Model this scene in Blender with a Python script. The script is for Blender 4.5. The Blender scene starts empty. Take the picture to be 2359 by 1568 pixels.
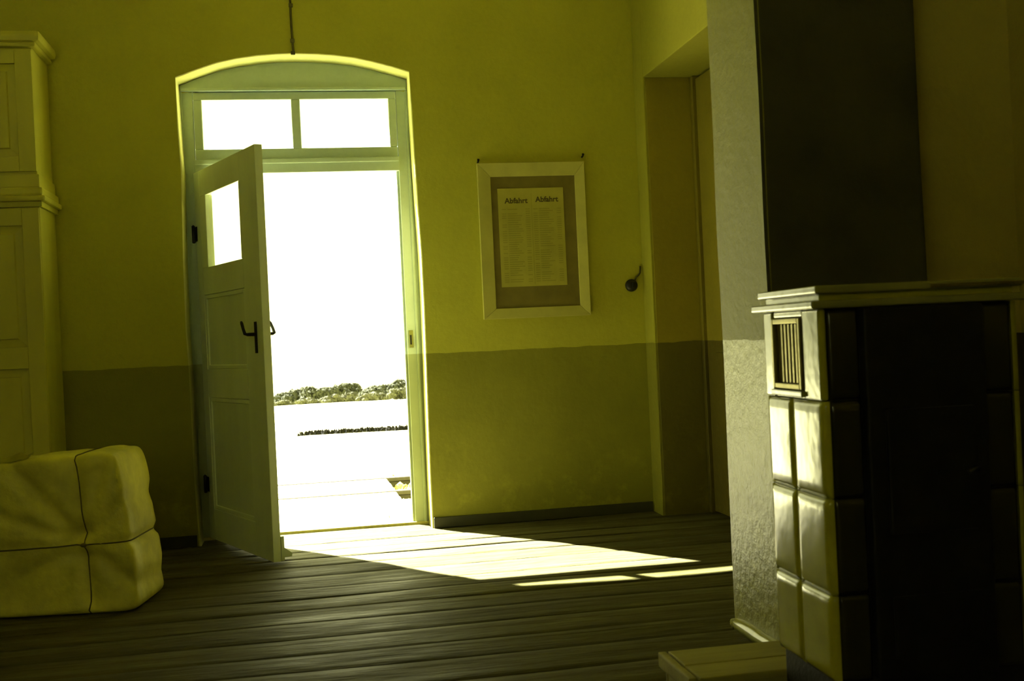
import bpy, bmesh, math, random
from mathutils import Matrix, Vector, noise as mnoise

SC = bpy.context.scene
COL = SC.collection
R = math.radians

# ------------------------------------------------------------------ camera, sky, sun, exposure
cam_data = bpy.data.cameras.new('camera')
cam = bpy.data.objects.new('camera', cam_data)
COL.objects.link(cam)
SC.camera = cam
cam_data.sensor_width = 36.0
cam_data.sensor_fit = 'HORIZONTAL'
cam_data.lens = 2615.5 / 2359.0 * 36.0
cam_data.clip_start, cam_data.clip_end = 0.05, 2000
_yaw, _pit, _rol = R(10.267), R(-0.155), R(-2.696)
_f = Vector((math.sin(_yaw) * math.cos(_pit), math.cos(_yaw) * math.cos(_pit), math.sin(_pit)))
_r0 = Vector((math.cos(_yaw), -math.sin(_yaw), 0)); _u0 = _r0.cross(_f)
_r = _r0 * math.cos(_rol) + _u0 * math.sin(_rol)
_u = -_r0 * math.sin(_rol) + _u0 * math.cos(_rol)
cam.matrix_world = Matrix(((_r.x, _u.x, -_f.x, 0), (_r.y, _u.y, -_f.y, -6.978),
                           (_r.z, _u.z, -_f.z, 1.15), (0, 0, 0, 1)))
cam_data.dof.use_dof = True
cam_data.dof.focus_distance = 7.0
cam_data.dof.aperture_fstop = 5.6

W = bpy.data.worlds.new('sky'); SC.world = W
W.use_nodes = True
_bg = W.node_tree.nodes['Background']
_bg.inputs[0].default_value = (1.0, 0.99, 0.50, 1)
_bg.inputs[1].default_value = 2.3

sun_d = bpy.data.lights.new('sun', 'SUN')
sun = bpy.data.objects.new('sun', sun_d); COL.objects.link(sun)
sun_d.energy = 70.0
sun_d.color = (1.0, 0.985, 0.86)
sun_d.angle = R(0.6)
sun.location = (-8, 12, 14)
sun.rotation_euler = Vector((0.72, -1.0, -1.2)).to_track_quat('-Z', 'Y').to_euler()

vs = SC.view_settings
vs.view_transform = 'Standard'; vs.look = 'None'; vs.gamma = 1.0
vs.use_curve_mapping = False
vs.exposure = 0.68
SC.cycles.max_bounces = 10
SC.cycles.diffuse_bounces = 8
SC.cycles.glossy_bounces = 5
SC.cycles.use_denoising = True
SC.cycles.sample_clamp_indirect = 12.0

# ------------------------------------------------------------------ materials
def new_mat(name):
    m = bpy.data.materials.new(name); m.use_nodes = True
    nt = m.node_tree
    return m, nt, nt.nodes['Principled BSDF']

def nd(nt, kind, **kw):
    n = nt.nodes.new(kind)
    for k, v in kw.items(): setattr(n, k, v)
    return n

def mixrgb(nt, fac, a, b, mode='MIX'):
    n = nt.nodes.new('ShaderNodeMix'); n.data_type = 'RGBA'; n.blend_type = mode
    for s, v in ((0, fac), (6, a), (7, b)):
        if hasattr(v, 'is_linked'): nt.links.new(v, n.inputs[s])
        else: n.inputs[s].default_value = v if s == 0 else (*v, 1)
    return n.outputs[2]

def math_n(nt, op, a, b=None, clamp=False):
    n = nt.nodes.new('ShaderNodeMath'); n.operation = op; n.use_clamp = clamp
    for i, v in enumerate((a, b)):
        if v is None: continue
        if hasattr(v, 'is_linked'): nt.links.new(v, n.inputs[i])
        else: n.inputs[i].default_value = v
    return n.outputs[0]

def noise_n(nt, vec, scale, detail=4, rough=0.6, stretch=None):
    if stretch:
        mp = nd(nt, 'ShaderNodeMapping'); mp.inputs['Scale'].default_value = stretch
        nt.links.new(vec, mp.inputs[0]); vec = mp.outputs[0]
    n = nd(nt, 'ShaderNodeTexNoise')
    nt.links.new(vec, n.inputs['Vector'])
    n.inputs['Scale'].default_value = scale; n.inputs['Detail'].default_value = detail
    n.inputs['Roughness'].default_value = rough
    return n.outputs[0]

def ramp(nt, v, lo, hi):
    n = nd(nt, 'ShaderNodeMapRange')
    nt.links.new(v, n.inputs[0]); n.inputs[1].default_value = lo; n.inputs[2].default_value = hi
    return n.outputs[0]

def add_bump(nt, p, h, strength, dist=0.01):
    b = nd(nt, 'ShaderNodeBump'); b.inputs['Strength'].default_value = strength
    b.inputs['Distance'].default_value = dist
    nt.links.new(h, b.inputs['Height']); nt.links.new(b.outputs[0], p.inputs['Normal'])

def simple(name, col, rough=0.6, var=0.15, scale=6, bump=0.0, bscale=40, metal=0.0, stretch=None, spec=0.5, coat=0.0):
    m, nt, p = new_mat(name)
    pos = nd(nt, 'ShaderNodeNewGeometry').outputs['Position']
    n = noise_n(nt, pos, scale, stretch=stretch)
    dark = tuple(c * (1 - var) for c in col); lite = tuple(min(1, c * (1 + var)) for c in col)
    c = mixrgb(nt, ramp(nt, n, .3, .7), dark, lite)
    nt.links.new(c, p.inputs['Base Color'])
    p.inputs['Roughness'].default_value = rough; p.inputs['Metallic'].default_value = metal
    p.inputs['Specular IOR Level'].default_value = spec
    p.inputs['Coat Weight'].default_value = coat
    if bump: add_bump(nt, p, noise_n(nt, pos, bscale, stretch=stretch), bump)
    return m

def dado_mat(name, upper, lower, z_edge=1.075, spec=.25, ur=.9, lr=.42, bump=.25, wob=.012, bsc=28, lbump=None):
    """painted plaster: matt distemper above, darker oil paint below a hand-painted line"""
    m, nt, p = new_mat(name)
    pos = nd(nt, 'ShaderNodeNewGeometry').outputs['Position']
    sx = nd(nt, 'ShaderNodeSeparateXYZ'); nt.links.new(pos, sx.inputs[0])
    wn = noise_n(nt, pos, 5, detail=3)
    z = math_n(nt, 'ADD', sx.outputs[2], math_n(nt, 'MULTIPLY', math_n(nt, 'SUBTRACT', wn, .5), wob * 2))
    isup = math_n(nt, 'GREATER_THAN', z, z_edge)
    st = ramp(nt, noise_n(nt, pos, 1.6, detail=6), .35, .72)
    fine = ramp(nt, noise_n(nt, pos, 34, detail=3), .3, .7)
    up = mixrgb(nt, st, tuple(c * .86 for c in upper), upper)
    up = mixrgb(nt, math_n(nt, 'MULTIPLY', fine, .25), up, tuple(min(1, c * 1.12) for c in upper))
    spots = ramp(nt, noise_n(nt, pos, 2.3, detail=8, rough=.72), .67, .74)
    up = mixrgb(nt, math_n(nt, 'MULTIPLY', spots, .45), up, tuple(c * .45 for c in upper))
    lo = mixrgb(nt, st, tuple(c * .8 for c in lower), lower)
    worn = ramp(nt, noise_n(nt, pos, 7, detail=7, rough=.7), .52, .75)
    # scuffed plaster near the floor
    low = ramp(nt, sx.outputs[2], .62, .1)
    lo = mixrgb(nt, math_n(nt, 'MULTIPLY', math_n(nt, 'MULTIPLY', worn, low), .7), lo, tuple(min(1, c * 1.7) for c in lower))
    nt.links.new(mixrgb(nt, isup, lo, up), p.inputs['Base Color'])
    rr = math_n(nt, 'ADD', math_n(nt, 'MULTIPLY', isup, ur - lr), lr)
    nt.links.new(rr, p.inputs['Roughness'])
    p.inputs['Specular IOR Level'].default_value = spec
    bh = math_n(nt, 'ADD', noise_n(nt, pos, bsc, detail=5), math_n(nt, 'MULTIPLY', noise_n(nt, pos, 3, detail=3), 1.5))
    bh = math_n(nt, 'ADD', bh, math_n(nt, 'MULTIPLY', isup, -.15))
    add_bump(nt, p, bh, bump, .012)
    return m

def gloss_tile(name, col):
    m, nt, p = new_mat(name)
    pos = nd(nt, 'ShaderNodeNewGeometry').outputs['Position']
    n = ramp(nt, noise_n(nt, pos, 9, detail=5), .3, .7)
    nt.links.new(mixrgb(nt, n, tuple(c * .78 for c in col), col), p.inputs['Base Color'])
    p.inputs['Roughness'].default_value = .17
    p.inputs['Specular IOR Level'].default_value = .5
    add_bump(nt, p, noise_n(nt, pos, 11, detail=2), .12, .012)
    return m

M = {}
M['wall'] = dado_mat('yellow_distemper_wall', (.50, .48, .06), (.28, .27, .03), lr=.6)
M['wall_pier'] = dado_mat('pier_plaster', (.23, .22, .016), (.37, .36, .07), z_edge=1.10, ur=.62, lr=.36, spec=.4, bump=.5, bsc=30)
M['wall_pier_front'] = simple('dark_pier_plaster', (.050, .047, .016), .85, .3, 3, .3, 25)
M['wall_dim'] = dado_mat('brown_plaster', (.50, .43, .09), (.10, .08, .02), lr=.6)
M['wall_plain'] = dado_mat('pale_yellow_plaster', (.76, .73, .20), (.10, .095, .02), lr=.7)
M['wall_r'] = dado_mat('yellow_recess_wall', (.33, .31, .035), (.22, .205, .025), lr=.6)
M['jamb_shade'] = dado_mat('shaded_recess_brown', (.34, .285, .03), (.16, .14, .02), lr=.6)  # recess wall tone browned down to paint in the jamb's shade
M['reveal'] = dado_mat('door_reveal_plaster', (.70, .67, .27), (.48, .45, .14), lr=.5)
M['ceiling'] = simple('ceiling_plaster', (.52, .49, .15), .95, .1, 2, .2, 20)
M['paint'] = dado_mat('grey_green_door_paint', (.46, .54, .46), (.34, .38, .22), ur=.45, lr=.45, bump=.08, wob=.004, z_edge=1.075)
M['leaf'] = simple('grey_green_leaf_paint', (.82, .90, .74), .45, .08, 3, .12, 30, stretch=(1, 1, .25))
M['leaf_dark'] = simple('leaf_panel_paint', (.76, .84, .68), .45, .08, 3, .12, 30, stretch=(1, 1, .25))
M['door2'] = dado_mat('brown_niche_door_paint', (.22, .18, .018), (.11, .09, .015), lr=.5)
M['iron'] = simple('dark_iron', (.016, .015, .011), .5, .3, 12, .2, 60, metal=.6)
M['black'] = simple('black_bakelite', (.012, .012, .01), .35, .2, 10)
M['brass'] = simple('dull_brass', (.22, .19, .05), .4, .2, 20, .1, 50, metal=.9)
M['tile'] = gloss_tile('olive_stove_tile', (.40, .385, .03))
M['tile_shaded'] = gloss_tile('shaded_stove_tile', (.028, .026, .008))  # shaded copy of the olive tile, shade put into its colour
M['tile_light'] = gloss_tile('pale_stove_cornice', (.24, .235, .07))
M['grout'] = simple('dark_stove_core', (.05, .045, .012), .9, .2, 12)
M['cupboard'] = simple('yellow_cupboard_paint', (.53, .50, .055), .5, .12, 3, .08, 30, stretch=(1, 1, .3))
M['board_frame'] = simple('pale_notice_frame', (.52, .49, .13), .55, .12, 6, .06, 40)
M['board_back'] = simple('brown_notice_backing', (.19, .155, .03), .75, .15, 8)
M['paper'] = simple('yellowed_timetable_paper', (.44, .40, .075), .85, .1, 5)
M['ink'] = simple('timetable_ink', (.10, .085, .02), .8, .1, 5)
M['ink_faint'] = simple('faint_timetable_ink', (.33, .30, .055), .85, .1, 5)
M['parcel'] = simple('brown_wrapping_paper', (.64, .60, .085), .5, .3, 4, .5, 16)
M['twine'] = simple('parcel_twine', (.13, .11, .03), .8, .2, 30)
M['boxwood'] = simple('rough_box_wood', (.30, .27, .06), .6, .25, 4, .3, 20, stretch=(.3, 2, 2))
M['gloss_skirt'] = gloss_tile('worn_gloss_skirting', (.42, .41, .12))
M['skirt'] = simple('dark_skirting_paint', (.04, .04, .015), .6, .2, 6)
M['cord'] = simple('dark_cable', (.09, .085, .02), .7, .2, 20)
M['stone'] = simple('pale_platform_stone', (.46, .445, .23), .85, .12, 5, .2, 20)
M['deck'] = simple('bleached_crossing_boards', (.48, .465, .24), .8, .12, 4, .2, 12, stretch=(.3, 3, 1))
M['rail'] = simple('rusty_rail', (.03, .025, .010), .7, .2, 20, .1, 40)
M['ballast'] = simple('track_ballast', (.22, .21, .10), .9, .6, 14)
M['meadow'] = simple('dry_meadow', (.42, .41, .20), .95, .18, .6, .3, 3)
M['leaves'] = simple('bush_leaves', (.075, .078, .036), .85, .5, 1.2, spec=.2)
M['leaves_far'] = simple('far_tree_leaves', (.050, .055, .028), .9, .3, .8, spec=.1)
M['bark'] = simple('bark', (.12, .10, .05), .9, .2, 6)
M['weed'] = simple('dark_weeds', (.009, .009, .004), .9, .3, 8, spec=.1)

def floor_mat():
    m, nt, p = new_mat('worn_floor_boards')
    tc = nd(nt, 'ShaderNodeNewGeometry'); pos = tc.outputs['Position']
    oi = nd(nt, 'ShaderNodeObjectInfo').outputs['Random']
    g = ramp(nt, noise_n(nt, pos, 4, detail=8, rough=.7, stretch=(.35, 4, 4)), .3, .72)
    big = ramp(nt, noise_n(nt, pos, 1.6, detail=5, rough=.65, stretch=(.55, 2.2, 1)), .36, .66)
    c = mixrgb(nt, g, (.066, .060, .018), (.135, .126, .055))
    c = mixrgb(nt, math_n(nt, 'MULTIPLY', big, .6), c, (.050, .045, .015))
    v = math_n(nt, 'ADD', math_n(nt, 'MULTIPLY', oi, .35), .8)
    cc = nd(nt, 'ShaderNodeHueSaturation'); nt.links.new(v, cc.inputs['Value']); nt.links.new(c, cc.inputs['Color'])
    nt.links.new(cc.outputs[0], p.inputs['Base Color'])
    rr = math_n(nt, 'ADD', math_n(nt, 'MULTIPLY', big, .34), .42)
    nt.links.new(rr, p.inputs['Roughness'])
    p.inputs['Specular IOR Level'].default_value = .07
    h = math_n(nt, 'ADD', noise_n(nt, pos, 6, detail=6, stretch=(.35, 4, 4)),
               math_n(nt, 'MULTIPLY', noise_n(nt, pos, 3.2, detail=3, stretch=(.8, 2.2, 1)), 1.2))
    add_bump(nt, p, h, .8, .022)
    return m
M['floor'] = floor_mat()

def glass_mat():
    m, nt, p = new_mat('old_window_glass')
    nt.nodes.remove(p)
    out = nt.nodes['Material Output']
    tr = nd(nt, 'ShaderNodeBsdfTransparent'); tr.inputs[0].default_value = (.95, .96, .88, 1)
    gl = nd(nt, 'ShaderNodeBsdfGlossy'); gl.inputs['Roughness'].default_value = .04
    mx = nd(nt, 'ShaderNodeMixShader')
    mx.inputs[0].default_value = .05; nt.links.new(tr.outputs[0], mx.inputs[1]); nt.links.new(gl.outputs[0], mx.inputs[2])
    nt.links.new(mx.outputs[0], out.inputs[0])
    return m
M['glass'] = glass_mat()

# ------------------------------------------------------------------ mesh helpers
def box_bm(bm, x0, x1, y0, y1, z0, z1):
    vs_ = [bm.verts.new((x, y, z)) for z in (z0, z1) for y in (y0, y1) for x in (x0, x1)]
    for f in ((0, 2, 3, 1), (4, 5, 7, 6), (0, 1, 5, 4), (2, 6, 7, 3), (0, 4, 6, 2), (1, 3, 7, 5)):
        bm.faces.new([vs_[i] for i in f])
    return vs_

def link(name, me, mat=None, parent=None):
    o = bpy.data.objects.new(name, me); COL.objects.link(o)
    if mat is not None: me.materials.append(mat)
    if parent is not None: o.parent = parent
    return o

def finish(name, bm, mat, parent=None, bevel=0.0, seg=2, smooth=False, origin=None):
    """bmesh in the parent's coordinates -> one mesh object; its origin at the base centre of its box"""
    if bevel:
        bmesh.ops.bevel(bm, geom=list(bm.edges), offset=bevel, segments=seg, profile=.6, affect='EDGES', clamp_overlap=True)
    bmesh.ops.recalc_face_normals(bm, faces=bm.faces)
    if origin is None and parent is None:
        xs = [v.co.x for v in bm.verts]; ys = [v.co.y for v in bm.verts]; zs = [v.co.z for v in bm.verts]
        origin = ((min(xs) + max(xs)) / 2, (min(ys) + max(ys)) / 2, min(zs))
    if origin: bmesh.ops.translate(bm, verts=bm.verts, vec=-Vector(origin))
    me = bpy.data.meshes.new(name); bm.to_mesh(me); bm.free()
    if smooth:
        for pl in me.polygons: pl.use_smooth = True
    o = link(name, me, mat, parent)
    if origin: o.location = origin
    return o

def box(name, dims, mat, parent=None, bevel=.004, seg=2, off=(0, 0, 0)):
    bm = bmesh.new()
    box_bm(bm, dims[0] - off[0], dims[1] - off[0], dims[2] - off[1], dims[3] - off[1], dims[4] - off[2], dims[5] - off[2])
    return finish(name, bm, mat, parent, bevel, seg)

def boxes(name, lst, mat, parent=None, bevel=.004, seg=2, off=(0, 0, 0)):
    bm = bmesh.new()
    for d in lst:
        box_bm(bm, d[0] - off[0], d[1] - off[0], d[2] - off[1], d[3] - off[1], d[4] - off[2], d[5] - off[2])
    return finish(name, bm, mat, parent, bevel, seg)

def empty(name, loc):
    o = bpy.data.objects.new(name, None); COL.objects.link(o); o.location = loc
    o.empty_display_size = .1
    return o

def tag(o, label, cat, group=None, kind=None):
    o['label'] = label; o['category'] = cat
    if group: o['group'] = group
    if kind: o['kind'] = kind
    return o

def structure(o, label=None, cat=None):
    o['kind'] = 'structure'
    if label: o['label'] = label
    if cat: o['category'] = cat
    return o

def tube_bm(bm, pts, rad, n=8, caps=True):
    pts = [Vector(p) for p in pts]; rings = []
    rads = rad if isinstance(rad, (list, tuple)) else [rad] * len(pts)
    prev = None
    for i, p in enumerate(pts):
        d = (pts[min(i + 1, len(pts) - 1)] - pts[max(i - 1, 0)]).normalized()
        if prev is None:
            a = Vector((0, 0, 1)) if abs(d.z) < .9 else Vector((1, 0, 0))
            s = d.cross(a).normalized()
        else:
            s = (prev - d * prev.dot(d)).normalized()
        prev = s; t = d.cross(s)
        rings.append([bm.verts.new(p + (s * math.cos(2 * math.pi * k / n) + t * math.sin(2 * math.pi * k / n)) * rads[i]) for k in range(n)])
    for a, b in zip(rings, rings[1:]):
        for k in range(n): bm.faces.new((a[k], a[(k + 1) % n], b[(k + 1) % n], b[k]))
    if caps:
        bm.faces.new(rings[0][::-1]); bm.faces.new(rings[-1])

def tube(name, pts, rad, mat, parent=None, n=8):
    bm = bmesh.new(); tube_bm(bm, pts, rad, n)
    return finish(name, bm, mat, parent, smooth=True)

def lathe_bm(bm, prof, n=20, axis='Z', center=(0, 0, 0)):
    rings = []
    for r_, h in prof:
        ring = []
        for k in range(n):
            a = 2 * math.pi * k / n
            v = (r_ * math.cos(a), r_ * math.sin(a), h)
            if axis == 'Y': v = (v[0], -h, v[1])
            ring.append(bm.verts.new(Vector(v) + Vector(center)))
        rings.append(ring)
    for a, b in zip(rings, rings[1:]):
        for k in range(n): bm.faces.new((a[k], a[(k + 1) % n], b[(k + 1) % n], b[k]))
    bm.faces.new(rings[0][::-1]); bm.faces.new(rings[-1])

CEIL = 3.65
# ------------------------------------------------------------------ the room: floor
floor = box('floor', (-2.75, 2.95, -8.8, .02, -.20, -.042), M['grout'], None, 0)
structure(floor, 'dark subfloor under the worn boards of the waiting room', 'floor')
rng = random.Random(7)
def plank_mesh(i, y0, y1, x0=-2.7, x1=2.9):
    """one worn floor board: cupped across, wavy along"""
    bm = bmesh.new(); nx, ny = 40, 5
    amp = rng.uniform(-.003, .004); tilt = rng.uniform(-.002, .002); ph = rng.uniform(0, 50)
    top = []
    for a in range(nx + 1):
        x = x0 + (x1 - x0) * a / nx; row = []
        for b in range(ny + 1):
            t = b / ny * 2 - 1
            y = y0 + (y1 - y0) * b / ny
            z = amp * (1 - t * t) + tilt * t - (.0012 if b in (0, ny) else 0)
            z += .0045 * mnoise.noise(Vector((x * 1.3 + ph, y * 3, ph)))
            row.append(bm.verts.new((x, y, z)))
        top.append(row)
    for a in range(nx):
        for b in range(ny):
            bm.faces.new((top[a][b], top[a + 1][b], top[a + 1][b + 1], top[a][b + 1]))
    for b in (0, ny):
        low = [bm.verts.new((r_[b].co.x, r_[b].co.y, -.035)) for r_ in top]
        for a in range(nx):
            bm.faces.new((top[a][b], top[a + 1][b], low[a + 1], low[a]))
    bmesh.ops.recalc_face_normals(bm, faces=bm.faces)
    if sum(f.normal.z for f in bm.faces) < 0: bmesh.ops.reverse_faces(bm, faces=bm.faces)
    return bm
y = -.004; i = 0
while y > -8.75:
    w = rng.uniform(.21, .28)
    bm = plank_mesh(i, y - w + .002, y)
    me = bpy.data.meshes.new('floor_plank'); 
    bmesh.ops.translate(bm, verts=bm.verts, vec=-Vector(floor.location))
    bm.to_mesh(me); bm.free()
    for pl in me.polygons: pl.use_smooth = True
    link('floor_plank', me, M['floor'], floor)
    y -= w; i += 1

box('threshold_board', (-.668, .708, -.0032, .186, -.035, -.001), M['floor'], floor, .004, off=floor.location)

# ------------------------------------------------------------------ front wall with its arched door opening
def polyline(pts, v, k):
    for a, b in zip(pts, pts[1:]):
        if a[k] <= v <= b[k] or b[k] <= v <= a[k]:
            t = (v - a[k]) / (b[k] - a[k] or 1); return a[1 - k] + (b[1 - k] - a[1 - k]) * t
    return pts[-1][1 - k]
RIGHT_EDGE = [(.712, -.03), (.712, .03), (.711, .3), (.713, .592), (.718, 1.0), (.721, 1.381), (.720, 1.692), (.710, 2.05), (.704, 2.313), (.700, 2.6), (.699, 2.807)]
LEFT_EDGE = [(-.672, -.03), (-.675, .09), (-.681, .28), (-.684, .46), (-.684, .8), (-.685, 1.052), (-.692, 1.284), (-.688, 1.7), (-.676, 2.226), (-.684, 2.471), (-.69, 2.78)]
ARCH = [(-.69, 2.78), (-.57, 2.825), (-.446, 2.867), (-.33, 2.892), (-.216, 2.908), (-.1, 2.918), (.016, 2.921), (.13, 2.918), (.249, 2.91), (.37, 2.894), (.484, 2.869), (.6, 2.838), (.699, 2.807)]

def wall_with_hole(name, left, arch, right, y0, y1, X0, X1, Z1, mat, mat_rev, inset=.008):
    """a wall slab with an opening bounded by left edge, arch and right edge; the arris is slightly rounded"""
    bm = bmesh.new()
    prof = left + arch[1:-1] + right[::-1]          # from floor left, over the arch, to floor right
    cx_, cz_ = .01, 1.4
    def off(p, d):
        v = Vector((p[0] - cx_, 0, p[1] - cz_))
        if abs(p[0]) > .66 and p[1] < 2.75: v = Vector((p[0], 0, 0))
        elif p[1] >= 2.75: v = Vector((p[0] * .25, 0, 1))
        v.normalize(); return (p[0] + v.x * d, p[1] + v.z * d)
    o_ = [off(p, inset) for p in prof]
    face = [bm.verts.new((p[0], y0, max(-.03, p[1]))) for p in o_]
    mid = [bm.verts.new((off(p, inset * .3)[0], y0 + inset * .3, max(-.03, off(p, inset * .3)[1]))) for p in prof]
    arr = [bm.verts.new((p[0], y0 + inset, p[1])) for p in prof]
    back = [bm.verts.new((p[0], y1, p[1])) for p in prof]
    nrev = 0
    for ra, rb, mi in ((face, mid, 1), (mid, arr, 1), (arr, back, 1)):
        for a in range(len(prof) - 1):
            f = bm.faces.new((ra[a], ra[a + 1], rb[a + 1], rb[a])); f.material_index = mi
            f.smooth = True
    nl, na = len(left), len(left) + len(arch) - 2
    for ring, yy in ((face, y0), (back, y1)):
        # left field, right field, field above
        def col_strip(ids, Xe):
            prev = None
            for k in ids:
                v = bm.verts.new((Xe, yy, ring[k].co.z))
                if prev: bm.faces.new((ring[prev[0]], ring[k], v, prev[1]))
                prev = (k, v)
            return prev
        pl = col_strip(range(0, nl), X0)
        pr = col_strip(range(len(prof) - 1, na - 1, -1), X1)
        prev = (nl - 1, bm.verts.new((ring[nl - 1].co.x, yy, Z1)))
        c0 = bm.verts.new((X0, yy, Z1)); bm.faces.new((ring[nl - 1], prev[1], c0, pl[1]))
        for k in range(nl, na + 1):
            v = bm.verts.new((ring[k].co.x, yy, Z1))
            bm.faces.new((ring[prev[0]], ring[k], v, prev[1])); prev = (k, v)
        c1 = bm.verts.new((X1, yy, Z1)); bm.faces.new((ring[na], pr[1], c1, prev[1]))
    for xx in (X0, X1):
        q = [bm.verts.new((xx, a, b)) for a, b in ((y0, -.03), (y1, -.03), (y1, Z1), (y0, Z1))]
        bm.faces.new(q)
    q = [bm.verts.new(p) for p in ((X0, y0, Z1), (X1, y0, Z1), (X1, y1, Z1), (X0, y1, Z1))]; bm.faces.new(q)
    bmesh.ops.remove_doubles(bm, verts=bm.verts, dist=1e-5)
    o = finish(name, bm, mat, None, origin=(0, 0, 0))
    o.data.materials.append(mat_rev)
    return o
wf = wall_with_hole('wall_front', LEFT_EDGE, ARCH, RIGHT_EDGE, 0, .20, -2.95, 2.95, CEIL, M['wall'], M['reveal'])
structure(wf, 'yellow plastered wall with a darker dado and an arched door opening', 'wall')
oL = [(-.86, -.03), (-.86, 1.2), (-.86, 2.70)]; oR = [(.86, -.03), (.86, 1.2), (.86, 2.70)]
oA = [(-.86, 2.70)] + [(-.86 + 1.72 * k / 10, 2.70 + .09 * (1 - (k / 5 - 1) ** 2)) for k in range(1, 10)] + [(.86, 2.70)]
wo = wall_with_hole('wall_outer', oL, oA, oR, .201, .45, -2.95, 2.95, CEIL, M['wall'], M['reveal'], .006)
structure(wo, 'outer skin of the door wall around the entrance', 'wall')
tz = box('trim_1', (-.855, .855, .189, .452, -.20, -.008), M['stone'], None, .004)
structure(tz, 'pale stone doorstep under the open door', 'doorstep')

# other walls and ceiling
structure(box('wall_left', (-2.95, -2.7, -8.8, 0, -.05, CEIL), M['wall_plain'], None, 0), 'plain yellow wall on the cupboard side', 'wall')
BX0, BX1, BZ0, BZ1 = -2.50, -1.05, 1.25, 2.95
structure(boxes('wall_back', [(-2.95, BX0, -9.05, -8.8, -.05, CEIL), (BX1, 2.95, -9.05, -8.8, -.05, CEIL), (BX0, BX1, -9.05, -8.8, -.05, BZ0), (BX0, BX1, -9.05, -8.8, BZ1, CEIL)],
                M['wall_dim'], None, 0), 'plain wall at the dark end of the room with one wide window', 'wall')
structure(box('ceiling', (-2.95, 2.95, -9.05, .45, CEIL, CEIL + .2), M['ceiling'], None, 0), 'plain plaster ceiling of the waiting room', 'ceiling')
NX, NY0, NY1, NZ = 2.13, -.195, -1.42, 2.722
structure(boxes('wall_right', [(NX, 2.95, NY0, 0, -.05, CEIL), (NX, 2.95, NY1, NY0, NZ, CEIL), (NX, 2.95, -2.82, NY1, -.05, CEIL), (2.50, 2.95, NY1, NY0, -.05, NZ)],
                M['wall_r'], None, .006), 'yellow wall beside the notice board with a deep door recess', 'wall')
def pier():
    bm = bmesh.new(); box_bm(bm, 1.575, 2.173, -3.29, -2.81, -.05, CEIL)
    bmesh.ops.subdivide_edges(bm, edges=[e for e in bm.edges if abs(e.verts[0].co.z - e.verts[1].co.z) > 1], cuts=24)
    vert = [e for e in bm.edges if abs(e.verts[0].co.x - e.verts[1].co.x) < 1e-5 and abs(e.verts[0].co.y - e.verts[1].co.y) < 1e-5]
    for v in bm.verts:
        v.co.x += .006 * mnoise.noise(v.co * 1.7); v.co.y += .006 * mnoise.noise(v.co * 2.1 + Vector((5, 0, 0)))
    bmesh.ops.bevel(bm, geom=vert, offset=.012, segments=2, affect='EDGES')
    bmesh.ops.recalc_face_normals(bm, faces=bm.faces)
    for f in bm.faces:
        f.smooth = False
        if f.normal.y < -.8: f.material_index = 1  # room-facing front of the pier gets a darker plaster tone
    o = finish('wall_pier', bm, M['wall_pier'], None); o.data.materials.append(M['wall_pier_front'])
    return o
structure(pier(), 'bright plastered pier with a dark front behind the stove', 'wall')
structure(box('wall_alcove', (2.172, 2.95, -3.0, -2.8, -.05, CEIL), M['wall_dim'], None, 0), 'dim brown wall strip beyond the pier', 'wall')
structure(box('wall_side', (2.727, 2.95, -8.8, -3.0, -.05, CEIL), M['wall_dim'], None, 0), 'side wall at the right edge beyond the stove', 'wall')
# worn skirting at the foot of the pier
def skirting():
    bm = bmesh.new()
    prof = [(1.5745, 0), (1.548, 0), (1.546, .022), (1.552, .036), (1.563, .043), (1.5745, .045)]
    rings = []
    for k in range(9):
        yy = -2.806 - .484 * k / 8; s = .6 if k == 0 else (.9 if k == 1 else 1)
        rings.append([bm.verts.new((1.5745 + (px - 1.5745) * s, yy, pz * s + .004 * mnoise.noise(Vector((px * 30, yy * 12, pz * 40))))) for px, pz in prof])
    for a, b in zip(rings, rings[1:]):
        for j in range(len(prof) - 1): bm.faces.new((a[j], a[j + 1], b[j + 1], b[j]))
    bm.faces.new(rings[0]); bm.faces.new(rings[-1][::-1])
    return finish('baseboard_pier', bm, M['gloss_skirt'], None, smooth=True)
structure(skirting(), 'low worn glossy skirting at the foot of the pier', 'baseboard')
structure(boxes('baseboard_front', [(.722, 2.125, -.018, -.0005, .0, .065), (-2.69, -.69, -.018, -.0005, .0, .065)], M['skirt'], None, .004), 'low dark skirting along the foot of the door wall', 'baseboard')

# ------------------------------------------------------------------ entrance door: frame, fanlight, open leaf
d1 = empty('door_1', (0, .23, 0))
structure(d1, 'open grey-green entrance door with a glazed upper light', 'door')
D1 = (0, .23, 0)
FY0, FY1 = .202, .275
def d1box(name, d, m='paint', bevel=.004): return box(name, d, M[m], d1, bevel, off=D1)
d1box('frame_post', (-.80, -.615, FY0, FY1, 0, 2.74))
d1box('frame_post', (.628, .80, FY0, FY1, 0, 2.74))
d1box('stop_bead', (-.618, -.578, .242, FY1, 0, 2.235))
d1box('stop_bead', (.612, .632, .222, FY1, 0, 2.235))
d1box('edge_bead', (.684, .702, .192, .206, 0, 2.74), bevel=.005)
d1box('edge_bead', (-.694, -.676, .192, .206, 0, 2.74), bevel=.005)
d1box('transom_bar', (-.62, .63, .185, FY1, 2.235, 2.318))
d1box('transom_moulding', (-.62, .63, .172, .19, 2.292, 2.322), bevel=.006)
d1box('frame_head', (-.80, .80, FY0, FY1, 2.74, 2.775))
d1box('head_moulding', (-.684, .692, .174, .1878, 2.742, 2.762), bevel=.005)
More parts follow.
